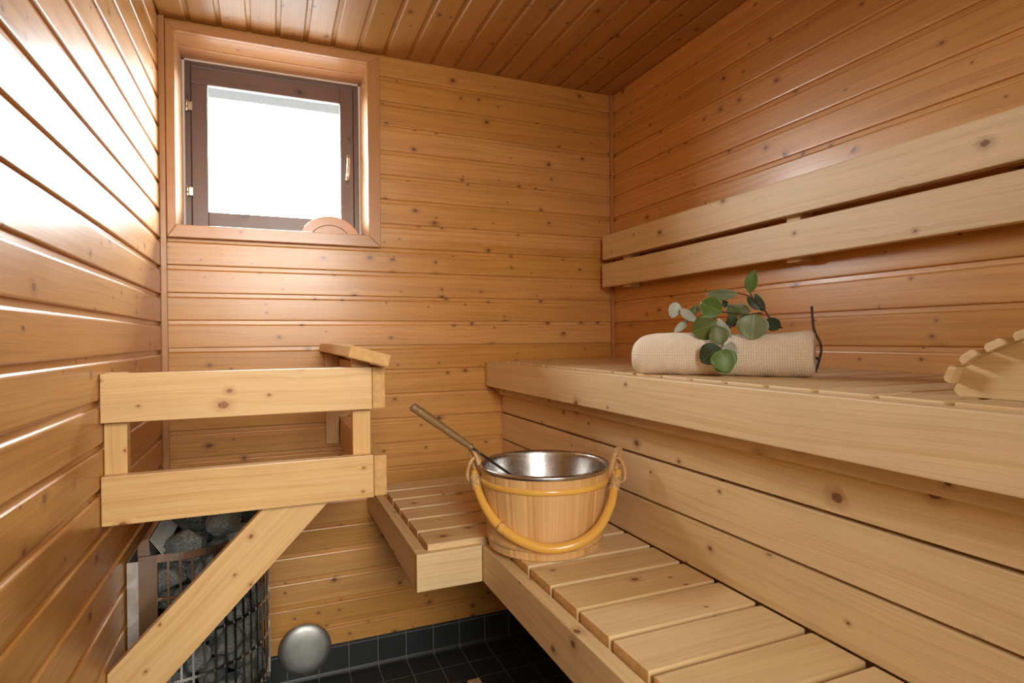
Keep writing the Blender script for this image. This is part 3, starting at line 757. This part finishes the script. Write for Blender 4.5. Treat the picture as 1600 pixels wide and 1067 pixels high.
# ------------------------------------------------------------------ rolled towel
tax = Vector((.611, -.792, 0)).normalized(); tn = Vector((-tax.y, tax.x, 0))     # tn points away from the camera
ZU = 1.0718
tc0 = Vector((1.096, -.960, ZU))
TL = .362
def towel():
    NA, NT_ = 72, 150; V = []; F = []; hw, hh = .0485, .0455
    def sec(a, t):
        c_, s_ = math.cos(a), math.sin(a)
        x = hw*math.copysign(abs(c_)**.82, c_); z = hh*math.copysign(abs(s_)**.86, s_)
        x += .0035*(1 if c_ < 0 else 0)*max(0, -s_)
        wob = 1+.02*noise.noise(Vector((t*9, math.cos(a)*1.2, math.sin(a)*1.2)))+.012*noise.noise(Vector((t*26, math.cos(a)*2, math.sin(a)*2)))
        x *= wob; z *= wob
        # dent under the branch
        z -= .006*math.exp(-((t-.42)/.07)**2)*max(0, s_)
        z += (-.010*math.exp(-t/.05)+.004*math.exp(-(1-t)/.08)+.003*math.sin(t*7))*max(0, s_)
        # rounded ends
        e = min(t, 1-t)*TL; k = 1-.16*math.exp(-(e/.006)**1.2)
        x *= k; z = z*k
        return x, max(z+hh*.985, .0008+.0)
    for i in range(NT_+1):
        t = i/NT_
        for k in range(NA):
            a = 2*PI*k/NA; x, z = sec(a, t)
            sh = .004*math.sin(a*1.0+1)*(1 if t < .02 else 0)
            V.append(tuple(tc0-tc0+tax*(t*TL+sh)+tn*x+Vector((0, 0, z))))
    for i in range(NT_):
        for k in range(NA): F.append((i*NA+k, i*NA+(k+1) % NA, (i+1)*NA+(k+1) % NA, (i+1)*NA+k))
    # ends: rolled spiral ridges
    for end, t in ((0, 0), (1, 1)):
        prev = [end*NT_*NA+k for k in range(NA)]
        for q in range(1, 15):
            f = 1-q/15; cur = []
            for k in range(NA):
                a = 2*PI*k/NA; x, z = sec(a, t); fr = f+.03*(k/NA)
                ph = (q+k/NA)/1.9*2*PI; dep = -.0022+.0030*math.sin(ph)-.003*(1-f)*0
                V.append(tuple(tax*(t*TL+(dep if end else -dep))+tn*(x*fr)+Vector((0, 0, .0435+(z-.0435)*fr)))); cur.append(len(V)-1)
            for k in range(NA): F.append((prev[k], prev[(k+1) % NA], cur[(k+1) % NA], cur[k]))
            prev = cur
        V.append(tuple(tax*(t*TL)+Vector((0, 0, .0435))))
        for k in range(NA): F.append((prev[k], prev[(k+1) % NA], len(V)-1))
    me = bpy.data.meshes.new('rolled_towel'); me.from_pydata(V, [], F)
    bm = bmesh.new(); bm.from_mesh(me); bmesh.ops.recalc_face_normals(bm, faces=bm.faces); bm.to_mesh(me); bm.free()
    def fn(co, nn, f):
        c = f.center; u_ = co.dot(tax); a = math.atan2(co.z-.0445, co.dot(tn)); ac = math.atan2(c.z-.0445, c.dot(tn))
        if a-ac > PI: a -= 2*PI
        if a-ac < -PI: a += 2*PI
        return (u_, a*.047, 0)
    grain_attr(me, fn); smooth(me)
    o = link('rolled_towel', me, None, tc0, [M['towel']]); return o
tag(towel(), 'rolled cream waffle-weave towel lying on the upper bench', 'towel')

# ------------------------------------------------------------------ eucalyptus branch
eu = empty('eucalyptus_branch', (1.21, -1.11, 1.165), 'eucalyptus branch with round green leaves draped over the rolled towel', 'branch')
vstems = [[(1.287, -1.194, 1.171), (1.274, -1.178, 1.189), (1.267, -1.168, 1.208), (1.255, -1.154, 1.230), (1.243, -1.139, 1.243), (1.231, -1.124, 1.248)],
          [(1.262, -1.165, 1.203), (1.226, -1.165, 1.199), (1.21, -1.145, 1.183), (1.19, -1.140, 1.163), (1.172, -1.148, 1.135), (1.160, -1.160, 1.095)],
          [(1.247, -1.144, 1.201), (1.231, -1.124, 1.204), (1.212, -1.1, 1.208), (1.19, -1.072, 1.203), (1.177, -1.056, 1.196), (1.157, -1.031, 1.213)],
          [(1.257, -1.157, 1.226), (1.252, -1.150, 1.236), (1.249, -1.145, 1.249)],
          [(1.166, -1.038, 1.203), (1.172, -1.037, 1.198), (1.175, -1.036, 1.189)],
          [(1.262, -1.160, 1.205), (1.24, -1.14, 1.190), (1.215, -1.13, 1.178), (1.20, -1.135, 1.172)]]
st0 = None
for i, s in enumerate(vstems):
    pp = spline([Vector(p) for p in s], 5)
    st0 = tube('stem', pp, [.0022-.0010*j/(len(pp)-1) for j in range(len(pp))], M['stem'], eu, 8)
camp = Vector((0.3087, -2.0954, 1.1556))
LV = [((1.248, -1.144, 1.247), (1.254, -1.153, 1.296), .024, 'leaf_green', .2), ((1.226, -1.133, 1.244), (1.186, -1.082, 1.247), .022, 'leaf_mid', .3), ((1.199, -1.115, 1.207), (1.172, -1.081, 1.229), .044, 'leaf_green', .1),
      ((1.154, -1.026, 1.233), (1.146, -1.017, 1.198), .025, 'leaf_pale', .2), ((1.151, -1.039, 1.217), (1.174, -1.068, 1.188), .019, 'leaf_pale', -.3), ((1.174, -1.036, 1.190), (1.155, -1.012, 1.165), .015, 'leaf_pale', .1),
      ((1.176, -1.127, 1.183), (1.144, -1.086, 1.164), .047, 'leaf_olive', .1), ((1.172, -1.146, 1.140), (1.164, -1.135, 1.178), .036, 'leaf_olive', -.2), ((1.196, -1.144, 1.149), (1.180, -1.124, 1.194), .020, 'leaf_pale', .4),
      ((1.218, -1.187, 1.200), (1.215, -1.183, 1.148), .055, 'leaf_mid', -.1), ((1.273, -1.160, 1.207), (1.261, -1.146, 1.247), .020, 'leaf_dark', .6), ((1.240, -1.151, 1.219), (1.213, -1.117, 1.223), .010, 'leaf_pale', 1.0),
      ((1.233, -1.126, 1.197), (1.221, -1.111, 1.225), .024, 'leaf_olive', .3), ((1.277, -1.197, 1.171), (1.261, -1.177, 1.190), .026, 'leaf_dark', .3), ((1.193, -1.060, 1.213), (1.184, -1.048, 1.224), .012, 'leaf_pale', 0),
      ((1.228, -1.103, 1.219), (1.221, -1.095, 1.234), .012, 'leaf_dark', .2), ((1.159, -1.153, 1.135), (1.136, -1.124, 1.102), .041, 'leaf_dark', -.2), ((1.153, -1.161, 1.129), (1.160, -1.175, 1.084), .047, 'leaf_green', .2),
      ((1.175, -1.165, 1.144), (1.177, -1.168, 1.105), .030, 'leaf_pale', -.5), ((1.162, -1.160, 1.107), (1.160, -1.168, 1.0785), .033, 'leaf_green', .0),
      ((1.240, -1.150, 1.200), (1.222, -1.140, 1.180), .020, 'leaf_dark', .3), ((1.222, -1.135, 1.196), (1.208, -1.120, 1.176), .022, 'leaf_dark', -.3), ((1.205, -1.09, 1.205), (1.19, -1.075, 1.19), .018, 'leaf_dark', .4), ((1.168, -1.05, 1.200), (1.18, -1.06, 1.224), .016, 'leaf_olive', -.4),
      ((1.262, -1.162, 1.212), (1.245, -1.14, 1.238), .018, 'leaf_dark', -.2), ((1.244, -1.150, 1.206), (1.230, -1.13, 1.222), .020, 'leaf_mid', .5)]
for b, tip, wd, mt, tw in LV:
    wd *= 1.12
    b, tip = Vector(b), Vector(tip); ax = tip-b; Ln = ax.length; ax.normalize()
    vw = (camp-b).normalized(); side = ax.cross(vw).normalized(); nrm = side.cross(ax).normalized()
    side = (side*math.cos(tw)+nrm*math.sin(tw)).normalized(); nrm = side.cross(ax).normalized()*-1
    if nrm.dot(vw) < 0: nrm = -nrm
    V = []; F = []; G = []; NU, NV = 14, 8; rt = wd/Ln
    for i in range(NU+1):
        u_ = i/NU
        prof_ = math.sin(PI*min(1, max(0, u_))**(.85))**(.62 if rt > .7 else .8) if 0 < u_ < 1 else .02
        for j in range(NV+1):
            v_ = -1+2*j/NV; hwid = wd/2*prof_
            p = ax*(u_*Ln)+side*(v_*hwid)+nrm*(.10*wd*(v_*v_)*prof_-.16*Ln*(u_-.5)**2*1.5+.02*wd*math.sin(u_*9+wd*900)*v_)
            V.append(tuple(p)); G.append((u_, v_*prof_, wd*100))
    for i in range(NU):
        for j in range(NV): a = i*(NV+1)+j; F.append((a, a+1, a+NV+2, a+NV+1))
    me = bpy.data.meshes.new('leaf'); me.from_pydata(V, [], F); me.update()
    if sum((f.normal for f in me.polygons), Vector()).dot(nrm) < 0: me.flip_normals()
    at = me.attributes.new('grain', 'FLOAT_VECTOR', 'CORNER')
    for f in me.polygons:
        f.use_smooth = True
        for li in f.loop_indices: at.data[li].vector = G[me.loops[li].vertex_index]
    lf = link('leaf', me, eu, b, [M[mt]])
    sm_ = lf.modifiers.new('thick', 'SOLIDIFY'); sm_.thickness = .0005
    if mt == 'leaf_pale': lf['label'] = 'pale grey-green leaf'
# twig
tw_ = tube('twig', spline([Vector(p) for p in [(1.362, -1.209, 1.0785), (1.366, -1.214, 1.1), (1.369, -1.218, 1.124), (1.368, -1.216, 1.141), (1.363, -1.209, 1.161), (1.36, -1.206, 1.181), (1.359, -1.204, 1.217)]], 5),
           [.0030, .0028, .0028, .0027, .0028, .0029, .0030]+[.0026]*20+[.0022, .0024, .0026, .0026], M['twig'], None, 8)
tag(tw_, 'thin bare dark brown twig standing up behind the right end of the towel', 'twig')
tube('side_shoot', [(1.3675, -1.2155, 1.103), (1.361, -1.208, 1.113), (1.359, -1.2055, 1.117)], [.0026, .0022, .0018], M['twig'], tw_, 8)

# ------------------------------------------------------------------ headrest
hrst = empty('headrest', (1.30, -1.75, ZU), 'slatted spruce sauna headrest with curved side panels, at the right end of the upper bench', 'headrest')
# slat centres along Y,z and tilt angle, following a low arch
cen = [(-1.5965, 1.1025, 68), (-1.6185, 1.1265, 38), (-1.6485, 1.1420, 27), (-1.680, 1.1555, 22), (-1.713, 1.1665, 16), (-1.747, 1.1735, 9), (-1.782, 1.176, 0), (-1.817, 1.1735, -9), (-1.851, 1.1665, -16), (-1.884, 1.1555, -22), (-1.9155, 1.142, -27)]
for yc, zc, dg in cen:
    a = math.radians(dg); e1 = Vector((0, -math.cos(a), math.sin(a))); e2 = Vector((0, math.sin(a), math.cos(a)))
    hw, hh = .0115, .0052
    pts = [e1*sx*hw+e2*sy*hh for sx, sy in ((-1, -1), (1, -1), (1, .35), (.72, 1), (-.72, 1), (-1, .35))]
    prism('slat', [(yc+p.y, zc+p.z) for p in pts], 0, 1.150, 1.440, M['bench'], hrst, .0008)
def hside(x):
    top = []
    for yc, zc, dg in cen:
        a = math.radians(dg); e1 = Vector((0, -math.cos(a), math.sin(a))); e2 = Vector((0, math.sin(a), math.cos(a)))
        for sx in (-1, 1):
            p = e1*sx*.0115-e2*.0054; top.append((yc+p.y, zc+p.z))
    pts = [(-1.599, ZU+.0005), (-1.592, ZU+.0085)]+top+[(-1.935, ZU+.0005)]
    prism('side_panel', pts, 0, x, x+.020, M['bench'], hrst, 0, grain=(0, 1, 0))
hside(1.166); hside(1.404)
